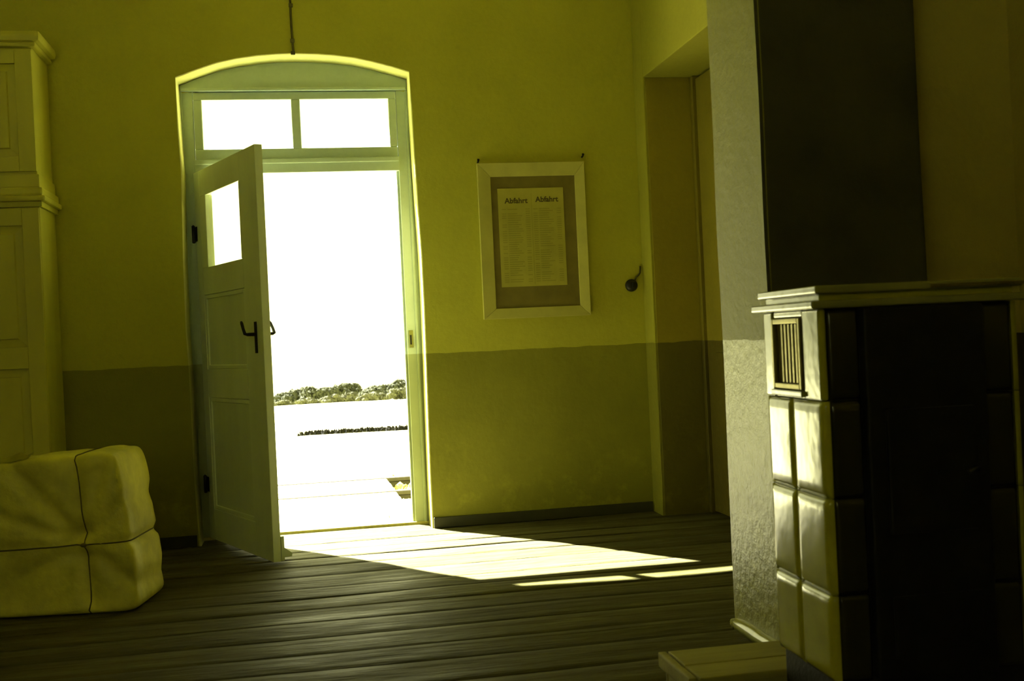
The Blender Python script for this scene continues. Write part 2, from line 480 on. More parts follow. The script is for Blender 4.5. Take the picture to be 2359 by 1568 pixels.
# arched wooden panel over the frame
bm = bmesh.new()
pts = [(-.688, 2.741), (.697, 2.741)] + [(x * .998, z - .001) for x, z in ARCH[::-1]]
fv = [bm.verts.new((x, .188 - D1[1], z)) for x, z in pts]; bv = [bm.verts.new((x, .2005 - D1[1], z)) for x, z in pts]
bm.faces.new(fv); bm.faces.new(bv[::-1])
for k in range(len(pts)): bm.faces.new((fv[k], bv[k], bv[(k + 1) % len(pts)], fv[(k + 1) % len(pts)]))
finish('arch_panel', bm, M['paint'], d1)
d1box('latch_keep', (.640, .668, .190, .203, 1.115, 1.225), 'tile_light', .004)
d1box('keep_slot', (.646, .656, .187, .1905, 1.135, 1.195), 'iron', .001)
d1box('door_sill', (-.80, .80, .19, .30, -.0075, .016), 'boxwood', .005)

w1 = empty('window_1', (0, .23, 2.318))
structure(w1, 'two-pane fanlight above the open entrance door', 'window')
WO = (0, .23, 2.318)
def w1box(n, d, m='paint', bevel=.006): return box(n, d, M[m], w1, bevel, off=WO)
w1box('sash_rail', (-.612, .625, .196, .25, 2.320, 2.388))
w1box('sash_rail', (-.612, .625, .196, .25, 2.690, 2.738))
w1box('sash_stile', (-.612, -.562, .1965, .2495, 2.388, 2.690))
w1box('sash_stile', (.578, .625, .1965, .2495, 2.388, 2.690))
w1box('mullion', (-.024, .030, .194, .2495, 2.388, 2.690))
w1box('pane', (-.57, -.018, .222, .226, 2.382, 2.697), 'glass', 0)
w1box('pane', (.024, .584, .222, .226, 2.382, 2.697), 'glass', 0)

# the leaf, hinged on the left post and swung into the room
def leaf():
    L, T, Z0, Z1 = 1.075, .044, .012, 2.243
    bm = bmesh.new()
    def b(x0, x1, z0, z1, y0=0, y1=T): box_bm(bm, x0, x1, y0, y1, z0, z1)
    b(0, .100, Z0, Z1); b(.815, L, Z0, Z1)                       # stiles
    b(.100, .815, Z0, .200); b(.100, .815, .874, 1.045); b(.100, .815, 1.492, 1.655); b(.100, .815, 2.085, Z1)
    b(.100, .205, 1.655, 2.085); b(.795, .815, 1.655, 2.085)
    o = finish('leaf', bm, M['leaf'], d1, .004)
    o.location = (-.632, .200 - D1[1], 0)
    # local x: from hinge to free edge; local +y: outer face
    ang = -R(67.7)
    o.rotation_euler = (0, 0, ang)
    def p(name, dims, m, bevel=.004): return box(name, dims, M[m], o, bevel)
    p('panel', (.095, .82, .014, .030, 1.040, 1.497), 'leaf_dark', .003)
    p('panel', (.095, .82, .014, .030, .195, .879), 'leaf_dark', .003)
    for z0, z1 in ((1.045, 1.492), (.200, .874)):
        for yy in ((.003, .015), (.030, .041)):
            p('panel_moulding', (.101, .125, yy[0], yy[1], z0 + .001, z1 - .001), 'leaf', .005)
            p('panel_moulding', (.790, .814, yy[0], yy[1], z0 + .001, z1 - .001), 'leaf', .005)
            p('panel_moulding', (.126, .789, yy[0], yy[1], z0 + .001, z0 + .025), 'leaf', .005)
            p('panel_moulding', (.126, .789, yy[0], yy[1], z1 - .025, z1 - .001), 'leaf', .005)
    p('glass_pane', (.200, .800, .020, .024, 1.650, 2.090), 'glass', 0)
    p('kick_board', (.02, L + .004, T + .0005, T + .018, .014, .145), 'leaf_dark', .003)
    # drip rail with a sloping top on the outer face
    bm = bmesh.new()
    pr = [(T + .0185, .030), (T + .062, .030), (T + .066, .050), (T + .0185, .085)]
    a = [bm.verts.new((.03, y_, z_)) for y_, z_ in pr]; c = [bm.verts.new((L - .005, y_, z_)) for y_, z_ in pr]
    bm.faces.new(a[::-1]); bm.faces.new(c)
    for k in range(4): bm.faces.new((a[k], a[(k + 1) % 4], c[(k + 1) % 4], c[k]))
    finish('drip_rail', bm, M['leaf_dark'], o, .003)
    # lever handles on both faces, raised
    for s, y0 in ((-1, -.0008), (1, T + .0008)):
        box('handle_plate', (.955, .99, min(y0, y0 + s * .004), max(y0, y0 + s * .004), 1.13, 1.30), M['iron'], o, .0015)
        yy = y0 + s * .004
        tube('handle', [(.972, yy, 1.232), (.972, yy + s * .045, 1.232), (.966, yy + s * .056, 1.236),
                        (.945, yy + s * .057, 1.262), (.918, yy + s * .054, 1.292), (.905, yy + s * .052, 1.302)],
             [.010, .009, .009, .008, .0085, .007], M['iron'], o)
    for z in (1.87, .342):
        tube('hinge', [(-.014, -.010, z - .055), (-.014, -.010, z - .05), (-.014, -.010, z + .05), (-.014, -.010, z + .06)], [.009, .013, .013, .006], M['iron'], o, 10)
        box('hinge_strap', (-.010, .032, -.003, -.0005, z - .045, z + .045), M['iron'], o, .001)
    return o
leaf()

# window behind the camera, in the back wall
w2 = empty('window_2', ((BX0 + BX1) / 2, -8.92, BZ0))
structure(w2, 'wide window in the wall behind the viewer', 'window')
W2 = ((BX0 + BX1) / 2, -8.92, BZ0)
for d in ((BX0 + .001, BX0 + .06, BZ0 + .001, BZ1 - .001), (BX1 - .06, BX1 - .001, BZ0 + .001, BZ1 - .001), (-1.805, -1.745, BZ0 + .06, BZ1 - .06),
          (BX0 + .06, BX1 - .06, BZ0 + .001, BZ0 + .06), (BX0 + .06, BX1 - .06, BZ1 - .06, BZ1 - .001)):
    box('window_frame', (d[0], d[1], -8.95, -8.89, d[2], d[3]), M['paint'], w2, .004, off=W2)
for a, b in ((BX0 + .06, -1.805), (-1.745, BX1 - .06)):
    box('pane', (a - .004, b + .004, -8.922, -8.918, BZ0 + .056, BZ1 - .056), M['glass'], w2, 0, off=W2)
structure(box('ground_yard', (-30, 30, -60, -9.06, -.5, -.30), M['meadow'], None, 0), 'pale yard behind the building', 'ground')

# ------------------------------------------------------------------ recessed door in the right wall
d2 = empty('door_2', (2.46, -.81, 0))
structure(d2, 'brown painted door deep in the wall recess', 'door')
D2 = (2.46, -.81, 0)
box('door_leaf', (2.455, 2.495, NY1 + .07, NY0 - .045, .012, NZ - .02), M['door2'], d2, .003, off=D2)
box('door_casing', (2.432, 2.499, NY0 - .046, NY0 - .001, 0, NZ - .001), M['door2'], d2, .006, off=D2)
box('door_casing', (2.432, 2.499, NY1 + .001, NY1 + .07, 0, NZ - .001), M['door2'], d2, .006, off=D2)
box('jamb_shade_sheet', (2.145, 2.431, NY0 - .006, NY0 - .0005, 0, NZ - .001), M['jamb_shade'], d2, .001, off=D2)  # thin sheet added to carry the painted shade of the jamb
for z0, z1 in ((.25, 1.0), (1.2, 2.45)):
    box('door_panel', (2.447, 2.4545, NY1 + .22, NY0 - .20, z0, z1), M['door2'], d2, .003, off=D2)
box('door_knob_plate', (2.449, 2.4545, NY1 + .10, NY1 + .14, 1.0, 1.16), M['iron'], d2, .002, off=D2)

# ------------------------------------------------------------------ notice board
nb = empty('notice_board', (1.43, -.02, 1.27))
tag(nb, 'framed departure timetable in a pale frame on the wall right of the door', 'notice board')
NO = (1.43, -.02, 1.27)
def nbx(n, d, m, bevel=.004): return box(n, d, M[m], nb, bevel, off=NO)
nbx('backing', (1.160, 1.722, -.012, -.001, 1.318, 2.165), 'board_back', .001)
bm = bmesh.new()
def mitre(x0, x1, z0, z1, xi0, xi1, zi0, zi1, yb, yf):
    o4 = [(x0, z0), (x1, z0), (x1, z1), (x0, z1)]; i4 = [(xi0, zi0), (xi1, zi0), (xi1, zi1), (xi0, zi1)]
    return o4, i4
o4 = [(1.090, 1.268), (1.772, 1.268), (1.772, 2.236), (1.090, 2.236)]
i4 = [(1.172, 1.332), (1.709, 1.332), (1.709, 2.152), (1.172, 2.152)]
for k in range(4):
    bm = bmesh.new(); k2 = (k + 1) % 4
    for yy, sh in ((-.001, 0), (-.030, 0)):
        pass
    q = [o4[k], o4[k2], i4[k2], i4[k]]
    ins = [((a[0] + b[0]) / 2, (a[1] + b[1]) / 2) for a, b in zip(q, [i4[k], i4[k2], o4[k2], o4[k]])]
    lo = [bm.verts.new((x - NO[0], -.0012 - NO[1], z - NO[2])) for x, z in q]
    hi = [bm.verts.new((x - NO[0], (-.034 if j < 2 else -.022) - NO[1], z - NO[2])) for j, (x, z) in enumerate(q)]
    bm.faces.new(lo); bm.faces.new(hi[::-1])
    for j in range(4): bm.faces.new((lo[j], hi[j], hi[(j + 1) % 4], lo[(j + 1) % 4]))
    finish('frame', bm, M['board_frame'], nb, .003)
# the yellowed sheet
sheet = box('timetable_sheet', (1.213, 1.632, -.0152, -.0135, 1.464, 2.078), M['paper'], nb, .0005, 1, off=NO)
def lettering(txt, x, z, size, mat, parent, name='lettering', y=-.0168, bold=.0):
    cu = bpy.data.curves.new(name, 'FONT'); cu.body = txt; cu.size = size; cu.offset = bold
    cu.extrude = .0003; cu.resolution_u = 3
    to = bpy.data.objects.new('tmp_text', cu); COL.objects.link(to)
    bpy.context.view_layer.update()
    me = bpy.data.meshes.new_from_object(to.evaluated_get(bpy.context.evaluated_depsgraph_get()))
    bpy.data.objects.remove(to); bpy.data.curves.remove(cu)
    for v in me.vertices: v.co = Vector((v.co.x + x - NO[0], y - NO[1] - v.co.z, v.co.y + z - NO[2]))
    me.name = name; me.materials.clear()
    return link(name, me, mat, parent)
lettering('Abfahrt', 1.256, 1.985, .047, M['ink'], sheet, bold=.0012)
lettering('Abfahrt', 1.452, 1.990, .047, M['ink'], sheet, bold=.0012)
rr = random.Random(3)
for c0 in (1.235, 1.435):
    bm = bmesh.new()
    for k in range(34):
        z = 1.945 - k * .0137
        for (xa, xb) in ((0, .028), (.036, .036 + rr.uniform(.05, .10)), (.150, .178)):
            if rr.random() < .12: continue
            box_bm(bm, c0 + xa - NO[0], c0 + xb - NO[0], -.0164 - NO[1], -.0158 - NO[1], z - NO[2], z + .0045 - NO[2])
    cl = finish('printed_column', bm, M['ink_faint'], sheet); cl['kind'] = 'stuff'
box('column_rule', (1.424, 1.4265, -.0165, -.0158, 1.475, 2.045), M['ink_faint'], sheet, 0, off=NO)
for x, z in ((1.100, 2.250), (1.768, 2.272)):
    tube('hook', [(x - NO[0], -.001 - NO[1], z - .004 - NO[2]), (x - NO[0], -.026 - NO[1], z - NO[2]), (x - NO[0], -.034 - NO[1], z + .010 - NO[2])], [.006, .006, .008], M['iron'], nb)

# ------------------------------------------------------------------ rotary switch and cables
sw = empty('light_switch', (2.051, 0, 1.445))
tag(sw, 'small round black rotary switch on the wall beside the recess', 'switch')
bm = bmesh.new(); lathe_bm(bm, [(.040, .001), (.040, .012), (.034, .026), (.020, .032), (.001, .033)], 24, 'Y')
finish('switch_base', bm, M['black'], sw, smooth=True)
box('switch_toggle', (-.006, .006, -.052, -.0335, -.017, .017), M['black'], sw, .003)
tube('switch_cable', [(.022, -.009, .03), (.034, -.008, .052), (.05, -.007, .064), (.060, -.007, .078), (.063, -.007, .12)], .0055, M['cord'], sw)

wc = empty('wall_cable', (.003, 0, 2.915))
tag(wc, 'thin dark cable running up the wall above the door arch', 'cable')
tube('cord', [(.004, -.008, 0), (.001, -.008, .06), (-.002, -.008, .18), (-.003, -.008, .33), (-.004, -.008, .72)], .0065, M['cord'], wc)
for z in (.0, .075, .288, .5):
    box('cable_clip', (-.013, .013, -.016, -.001, z, z + .022), M['cord'], wc, .003)

# ------------------------------------------------------------------ tall cupboard at the left
cb = empty('cupboard', (-1.87, -.21, 0))
tag(cb, 'tall yellow painted two-part panelled cupboard at the left edge of the room', 'cupboard')
CO = (-1.87, -.21, 0)
def cbx(n, d, bevel=.005, parent=None, m='cupboard'): return box(n, d, M[m], cb if parent is None else parent, bevel, off=CO)
XR, XL, YF = -1.402, -2.34, -.415
cbx('lower_body', (XL, XR, YF + .02, -.004, .06, 1.99))
cbx('plinth', (XL - .01, XR + .012, YF + .005, -.004, .001, .10))
cbx('upper_body', (XL + .01, XR - .004, YF + .024, -.004, 2.12, 2.86))
# mid cornice in steps, top crest
cbx('cornice_board', (XL - .012, XR + .018, YF - .004, -.004, 1.985, 2.015))
cbx('cornice_board', (XL - .034, XR + .040, YF - .030, -.004, 2.015, 2.045), .009)
cbx('cornice_board', (XL - .022, XR + .026, YF - .014, -.004, 2.045, 2.092), .012)
cbx('cornice_board', (XL - .004, XR + .008, YF + .006, -.004, 2.092, 2.165), .006)
cbx('crest_board', (XL - .02, XR + .022, YF - .012, -.004, 2.86, 2.885), .008)
cbx('crest_board', (XL - .045, XR + .050, YF - .030, -.004, 2.885, 2.945), .024)
for (xa, xb, flip) in ((-1.866, XR - .003, False), (XL + .003, -1.872, True)):
    for z0, z1, p0, p1, nm in ((.11, 1.98, None, None, 'door'), (2.18, 2.845, None, None, 'upper_door')):
        spans = ((.25, 1.105), (1.222, 1.885)) if nm == 'door' else ((2.262, 2.77),)
        st = .088
        bm = bmesh.new()
        def bb(x0, x1, za, zb): box_bm(bm, x0 - CO[0], x1 - CO[0], YF - CO[1], YF + .0195 - CO[1], za, zb)
        bb(xa, xa + st, z0, z1); bb(xb - st, xb, z0, z1)
        zz = [z0] + [s for sp in spans for s in sp] + [z1]
        for k in range(0, len(zz), 2): bb(xa + st, xb - st, zz[k], zz[k + 1])
        dr = finish(nm, bm, M['cupboard'], cb, .003)
        for s0, s1 in spans:
            bm = bmesh.new()      # raised field with sloping margins
            e, fz = .001, .042
            lo = [(xa + st + e, s0 + e), (xb - st - e, s0 + e), (xb - st - e, s1 - e), (xa + st + e, s1 - e)]
            hi = [(xa + st + fz, s0 + fz), (xb - st - fz, s0 + fz), (xb - st - fz, s1 - fz), (xa + st + fz, s1 - fz)]
            a = [bm.verts.new((x - CO[0], YF + .0185 - CO[1], z)) for x, z in lo]
            b_ = [bm.verts.new((x - CO[0], YF + .013 - CO[1], z)) for x, z in hi]
            c = [bm.verts.new((x + (.006 if k in (0, 3) else -.006) - CO[0], YF + .004 - CO[1], z + (.006 if k < 2 else -.006))) for k, (x, z) in enumerate(hi)]
            for r0, r1 in ((a, b_), (b_, c)):
                for k in range(4): bm.faces.new((r0[k], r0[(k + 1) % 4], r1[(k + 1) % 4], r1[k]))
            bm.faces.new(c); bm.faces.new(a[::-1])
            finish('door_panel', bm, M['cupboard'], dr)
bm = bmesh.new(); lathe_bm(bm, [(.012, 0), (.008, .012), (.016, .022), (.012, .034), (.002, .037)], 14, 'Y', (-1.83 - CO[0], YF - .001 - CO[1], 1.16))
finish('door_knob', bm, M['iron'], cb, smooth=True)

# ------------------------------------------------------------------ paper-wrapped bundle at lower left
def parcel():
    root = empty('parcel', (-1.268, -1.38, 0))
    tag(root, 'big bulging paper-wrapped parcel tied with twine on the floor at lower left', 'parcel')
    bm = bmesh.new()
    bmesh.ops.create_cube(bm, size=2)
    bmesh.ops.subdivide_edges(bm, edges=list(bm.edges), cuts=45, use_grid_fill=True)
    def shape(p):
        x, y, z = p
        v = Vector(p); m_ = max(abs(x), abs(y), abs(z))
        l6 = (abs(x) ** 16 + abs(y) ** 16 + abs(z) ** 16) ** (1 / 16)
        v = v * (m_ / l6)
        X, Y, Z = v
        h = .352 + .012 * X                                           # a little taller to the right
        t = (Z + 1) / 2
        z_ = (Z + 1) * h
        w = .525 - .085 * t ** 1.5                                    # leans in at the top
        cin = math.exp(-((z_ - .315) / .022) ** 2)
        w -= .020 * cin * max(0, X)
        P = Vector((X * w, Y * (.225 - .02 * t - .008 * cin), z_))
        # sharp paper folds fanning out from the knot
        kx, kz = .28, .315
        ang = math.atan2(P.z - kz, P.x - kx); rad = math.hypot(P.z - kz, P.x - kx)
        d = 0
        for a0, dep, wid in ((2.28, .020, .10), (1.66, .016, .09), (1.30, .012, .07), (2.75, .012, .08), (-1.45, .014, .09), (-2.15, .012, .10), (-2.7, .010, .09), (-.7, .012, .10), (.75, .010, .09)):
            q = (ang - a0 + math.pi) % (2 * math.pi) - math.pi
            q = abs(q) * max(rad, .05) / (wid * .55)
            d -= 1.8 * dep * max(0, 1 - q) * min(1, rad / .05) * max(.25, 1 - rad * 1.1)
        d += mnoise.noise(P * 3.2) * .012 + (abs(mnoise.noise(P * 8 + Vector((3, 1, 0)))) - .2) * .006
        d = d * min(1, z_ / .06)
        P += Vector((X * abs(X) ** 5 * .8, Y * abs(Y) ** 3 * 1.3, .6 * max(Z, 0) ** 5)) * d
        P.z = max(.001, P.z)
        return P
    for v in bm.verts: v.co = shape(tuple(v.co))
    o = finish('wrapping_paper', bm, M['parcel'], root, smooth=True)
    def hull(x, y, z, out=.004):
        return shape((x, y, z)) + Vector((0, 0, 0))
    def loop(fn, n=90):
        pts = []
        for k in range(n + 1):
            pts.append(fn(2 * math.pi * k / n))
        return pts
    def sq(a):
        c, s = math.cos(a), math.sin(a); m_ = max(abs(c), abs(s)); return c / m_, s / m_
    zc = .315 / .362 - 1
    def ring_h(a):
        x, y = sq(a); p = shape((x, y, zc)); return p + Vector((x, y, 0)).normalized() * .004
    def ring_v(a):
        y, z = sq(a); p = shape((.58, y, z)); q = p + Vector((0, y, z)).normalized() * .004; q.z = max(q.z, .004); return q
    tube('twine', loop(ring_h), .0032, M['twine'], root, 6)
    tube('twine', loop(ring_v), .0032, M['twine'], root, 6)
    kp = shape((.58, -1, zc)) + Vector((0, -.006, 0))
    bm = bmesh.new(); bmesh.ops.create_icosphere(bm, subdivisions=2, radius=.010)
    for v in bm.verts: v.co = Vector((v.co.x * 1.5, v.co.y * .8, v.co.z)) + kp
    kn = finish('knot', bm, M['twine'], root, smooth=True)
    # a torn flap of paper on top
    bm = bmesh.new(); top = []
    for a in range(7):
        x = -.16 + a * .035; row = []
        for b_ in range(4):
            p = shape((x / .46, -.9 + b_ * .12, 1)); row.append(bm.verts.new(p + Vector((0, -.004, .002 + .022 * (b_ / 3) * (1 + .6 * math.sin(a * 2.1))))))
        top.append(row)
    for a in range(6):
        for b_ in range(3): bm.faces.new((top[a][b_], top[a + 1][b_], top[a + 1][b_ + 1], top[a][b_ + 1]))
    bmesh.ops.solidify(bm, geom=list(bm.faces), thickness=.0015)
    finish('torn_flap', bm, M['parcel'], root, smooth=True)
    root.rotation_euler = (0, 0, R(-9))
    return root
parcel()

# ------------------------------------------------------------------ low wooden box beside the stove
bx = empty('wooden_box', (1.39, -3.735, 0))
tag(bx, 'low rough wooden box on the floor between pier and tiled stove', 'box')
BO = (1.39, -3.735, 0)
def bxx(n, d, bevel=.004): return box(n, d, M['boxwood'], bx, bevel, off=BO)
bxx('side_board', (1.05, 1.73, -3.602, -3.584, .002, .128)); bxx('side_board', (1.05, 1.73, -3.862, -3.846, .002, .128))
bxx('end_board', (1.052, 1.072, -3.845, -3.603, .002, .128)); bxx('end_board', (1.708, 1.728, -3.845, -3.603, .002, .128))
bxx('end_batten', (1.030, 1.056, -3.868, -3.576, .106, .152), .006)
bxx('lid_board', (1.064, 1.745, -3.735, -3.576, .129, .151)); bxx('lid_board', (1.064, 1.745, -3.868, -3.738, .129, .150))

# ------------------------------------------------------------------ small tiled stove
sv = empty('tiled_stove', (1.58, -4.07, 0))
tag(sv, 'small olive glazed tile stove with brass air grille at the right', 'stove')
SO = (1.58, -4.07, 0)
SX0, SX1, SY0, SY1 = 1.30, 1.853, -4.262, -3.878       # faces of the tiles
def svx(n, d, m, bevel=.004, seg=2, parent=None): return box(n, d, M[m], sv if parent is None else parent, bevel, seg, off=SO)
svx('core', (SX0 + .02, SX1 - .02, SY0 + .02, SY1 - .02, .20, 1.21), 'grout', .002)
svx('plinth', (SX0 + .014, SX1 - .014, SY0 + .014, SY1 - .014, .002, .222), 'iron', .006)
ZR = [.222, .446, .696, .948, 1.186]
def tile_mesh(w, h, t=.019, pillow=.0018):
    """glazed tile, face towards -x, rounded rim and slightly domed field, centred on the face rectangle"""
    bm = bmesh.new(); n = 8; g_ = []
    for a in range(n + 1):
        row = []
        for b in range(n + 1):
            u_, v_ = a / n * 2 - 1, b / n * 2 - 1
            e = max(abs(u_), abs(v_))
            u2 = math.copysign(abs(u_) ** .45, u_); v2 = math.copysign(abs(v_) ** .45, v_)
            d = pillow * (1 - u_ * u_) * (1 - v_ * v_) - (.005 if e > .999 else 0)
            row.append(bm.verts.new((-d, u2 * (w / 2 - .0012), v2 * (h / 2 - .0012))))
        g_.append(row)
    for a in range(n):
        for b in range(n): bm.faces.new((g_[a][b], g_[a][b + 1], g_[a + 1][b + 1], g_[a + 1][b]))
    rim = [g_[a][0] for a in range(n + 1)] + [g_[n][b] for b in range(1, n + 1)] + [g_[a][n] for a in range(n - 1, -1, -1)] + [g_[0][b] for b in range(n - 1, 0, -1)]
    low = [bm.verts.new((t, v.co.y, v.co.z)) for v in rim]
    for k in range(len(rim)): bm.faces.new((rim[k], rim[(k + 1) % len(rim)], low[(k + 1) % len(rim)], low[k]))
    bmesh.ops.recalc_face_normals(bm, faces=bm.faces)
    me = bpy.data.meshes.new('tile'); bm.to_mesh(me); bm.free()
    for pl in me.polygons: pl.use_smooth = True
    me.materials.append(M['tile'])
    return me
YJ = -4.058
cache = {}; shaded_tiles = {}
def put_tile(face, a0, a1, z0, z1):
    key = (round(a1 - a0, 4), round(z1 - z0, 4))
    if key not in cache: cache[key] = tile_mesh(*key)
    o = bpy.data.objects.new('tile', cache[key]); COL.objects.link(o); o.parent = sv
    zc = (z0 + z1) / 2; ac = (a0 + a1) / 2
    if face in 'NF': o.data = shaded_tiles.setdefault(key, cache[key].copy()); o.data.materials[0] = M['tile_shaded']
    if face == 'L': o.location = (SX0 - SO[0], ac - SO[1], zc)
    elif face == 'N': o.location = (ac - SO[0], SY0 - SO[1], zc); o.rotation_euler = (0, 0, R(90))
    elif face == 'R': o.location = (SX1 - SO[0], ac - SO[1], zc); o.rotation_euler = (0, 0, R(180))
    else: o.location = (ac - SO[0], SY1 - SO[1], zc); o.rotation_euler = (0, 0, R(-90))
for k in range(3):
    for a0, a1 in ((YJ, SY1), (SY0, YJ)):
        put_tile('L', a0, a1, ZR[k], ZR[k + 1]); put_tile('R', a0, a1, ZR[k], ZR[k + 1])
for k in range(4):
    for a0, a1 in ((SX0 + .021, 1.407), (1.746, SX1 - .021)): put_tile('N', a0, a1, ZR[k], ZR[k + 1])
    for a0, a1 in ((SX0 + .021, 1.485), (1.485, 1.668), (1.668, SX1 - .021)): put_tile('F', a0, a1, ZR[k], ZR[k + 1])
for a0, a1 in ((YJ, SY1), (SY0, YJ)): put_tile('R', a0, a1, ZR[3], ZR[4])
# top row of the lit side: glazed surround with the brass grille
gz0, gz1, gy0, gy1 = .972, 1.168, -4.150, -3.948
for d in ((gy1, SY1 - .001, ZR[3] + .001, ZR[4]), (SY0 + .001, gy0, ZR[3] + .001, ZR[4])):
    svx('grille_surround', (SX0 - .002, SX0 + .019, d[0], d[1], d[2], d[3]), 'tile', .009, 3)
svx('grille_surround', (SX0 + .002, SX0 + .019, gy0 + .0005, gy1 - .0005, ZR[3] + .001, gz0), 'tile', .006, 3)
svx('grille_surround', (SX0 + .002, SX0 + .019, gy0 + .0005, gy1 - .0005, gz1, ZR[4]), 'tile', .006, 3)
gr = empty('air_grille', (0, 0, 0)); bpy.data.objects.remove(gr)
GF = [(gy0 + .002, gy0 + .016, gz0 + .002, gz1 - .002), (gy1 - .016, gy1 - .002, gz0 + .002, gz1 - .002),
      (gy0 + .0165, gy1 - .0165, gz0 + .002, gz0 + .016), (gy0 + .0165, gy1 - .0165, gz1 - .016, gz1 - .002)]
gf = boxes('grille_frame', [(SX0 - .008, SX0 + .012, *d) for d in GF], M['brass'], sv, .003, off=SO)
gf['label'] = 'dull brass grille frame'
for k in range(7):
    yc = gy0 + .0165 + (gy1 - gy0 - .033) * (k + .5) / 7
    box('slat', (SX0 + .003, SX0 + .009, yc - .0065, yc + .0065, gz0 + .0165, gz1 - .0165), M['brass'], gf, .002, off=SO)
box('grille_shutter', (SX0 + .0145, SX0 + .0195, gy0 + .002, gy1 - .002, gz0 + .001, gz1 - .001), M['iron'], gf, 0, off=SO)
svx('grille_ledge', (SX0 - .012, SX0 + .001, gy0 - .006, gy1 + .006, gz0 - .018, gz0 - .002), 'tile_light', .004)
# cornice
svx('cornice_ledge', (SX0 - .026, SX1 + .024, SY0 - .020, SY1 + .030, 1.186, 1.207), 'tile_light', .007, 3)
svx('cornice_neck', (SX0 + .006, SX1 - .006, SY0 + .008, SY1 - .008, 1.2065, 1.224), 'tile', .004)
svx('top_slab', (SX0 - .012, SX1 + .012, SY0 - .014, SY1 + .012, 1.2235, 1.246), 'tile_light', .007, 3)
# iron fire front on the side facing the room
ff = svx('fire_front', (1.41, 1.743, SY0 - .022, SY0 + .018, .225, 1.183), 'iron', .006)
box('fire_door', (1.455, 1.70, SY0 - .036, SY0 - .0225, .60, .92), M['iron'], ff, .005, off=SO)
box('ash_door', (1.455, 1.70, SY0 - .034, SY0 - .0225, .28, .44), M['iron'], ff, .005, off=SO)
tube('door_latch', [(1.69 - SO[0], SY0 - .037 - SO[1], .76), (1.69 - SO[0], SY0 - .055 - SO[1], .76), (1.66 - SO[0], SY0 - .058 - SO[1], .75)], .007, M['iron'], ff)
svx('slab_trim', (SX0 + .30, SX1 + .0125, SY0 - .0185, SY0 - .0142, 1.228, 1.238), 'brass', .0015)

sv.rotation_euler = (0, 0, R(-1.5))

# ------------------------------------------------------------------ outside: platform, crossing, track, meadow, bushes
pf = box('platform', (-7, 9, .4535, 1.725, -.35, -.062), M['stone'], None, .01)
structure(pf, 'pale stone platform outside the door', 'platform')
PL = Vector(pf.location)
rr = random.Random(11)
for r0, r1 in ((.456, .955), (.958, 1.715)):
    xx = -5 + rr.random()
    while xx < 7:
        w = rr.uniform(1.0, 1.5)
        box('paving_slab', (xx, xx + w - .008, r0, r1 - .004, -.0615, -.045 + rr.uniform(-.003, .003)), M['stone'], pf, .006, 1, off=PL)
        xx += w
# ground: level strip by the track, then a long slope
bm = bmesh.new()
prof = [(1.66, -.22), (2.46, -.215), (4.6, -.215), (6, -.30), (12, -.56), (20, -.92), (60, -2.66), (150, -6.62), (260, -12.2), (420, -21)]
cols = 33; rows = []
for yy, zz in prof:
    sp = 16 + yy * .55
    rows.append([bm.verts.new((-sp + 2 * sp * k / (cols - 1), yy, zz + (.0 if yy < 5 else .10 * mnoise.noise(Vector((k * .7, yy * .2, 0)))))) for k in range(cols)])
for a, b in zip(rows, rows[1:]):
    for k in range(cols - 1): bm.faces.new((a[k], a[k + 1], b[k + 1], b[k]))
gd = finish('ground', bm, M['meadow'], None, origin=(0, 0, 0))
structure(gd, 'pale dry meadow sloping away beyond the track', 'ground')

cr = empty('level_crossing', (-.4, 3.4, -.28))
tag(cr, 'bleached board crossing laid over the track outside the door', 'crossing')
CR = (-.4, 3.4, -.28)
yy = 2.46
for k, (a, b) in enumerate(((1.74, 2.10), (2.11, 2.45), (2.46, 2.79), (2.895, 3.13), (3.14, 3.37), (3.38, 3.60), (3.61, 3.775), (3.895, 4.25))):
    box('crossing_plank', (-1.6, .712 - .004 * k, a, b, -.26, -.122 + .003 * math.sin(k * 2)), M['deck'], cr, .008, 1, off=CR)
for yr, who in ((2.85, 'nearer'), (3.84, 'farther')):
    bm = bmesh.new()
    pr = [(-.055, -.26), (.055, -.26), (.055, -.25), (.012, -.235), (.010, -.165), (.032, -.155), (.032, -.126), (.026, -.120), (-.026, -.120), (-.032, -.126), (-.032, -.155), (-.010, -.165), (-.012, -.235), (-.055, -.25)]
    a = [bm.verts.new((-12, yr + p0, p1)) for p0, p1 in pr]; b = [bm.verts.new((12, yr + p0, p1)) for p0, p1 in pr]
    bm.faces.new(a[::-1]); bm.faces.new(b)
    for k in range(len(pr)): bm.faces.new((a[k], a[(k + 1) % len(pr)], b[(k + 1) % len(pr)], b[k]))
    tag(finish('rail', bm, M['rail'], None), f'{who} rusty rail of the track beyond the doorway', 'rail', 'rails of the track')
bm = bmesh.new(); rr = random.Random(5)
for k in range(2600):
    x = rr.uniform(.74, 6); yy = rr.uniform(2.3, 4.5)
    if abs(yy - 2.85) < .06 or abs(yy - 3.84) < .06: continue
    s = rr.uniform(.018, .042); z = -.215 + rr.uniform(0, .03)
    c = Vector((x, yy, z)); ax = [Vector((rr.uniform(.7, 1.2) * s, 0, 0)), Vector((0, rr.uniform(.7, 1.2) * s, 0)), Vector((0, 0, rr.uniform(.6, 1) * s))]
    ro = Matrix.Rotation(rr.uniform(0, 6.3), 3, 'Z') @ Matrix.Rotation(rr.uniform(0, 6.3), 3, 'X')
    v = [bm.verts.new(c + ro @ d) for d in (ax[0], ax[1], -ax[0], -ax[1], ax[2], -ax[2])]
    for j in range(4):
        bm.faces.new((v[j], v[(j + 1) % 4], v[4])); bm.faces.new((v[(j + 1) % 4], v[j], v[5]))
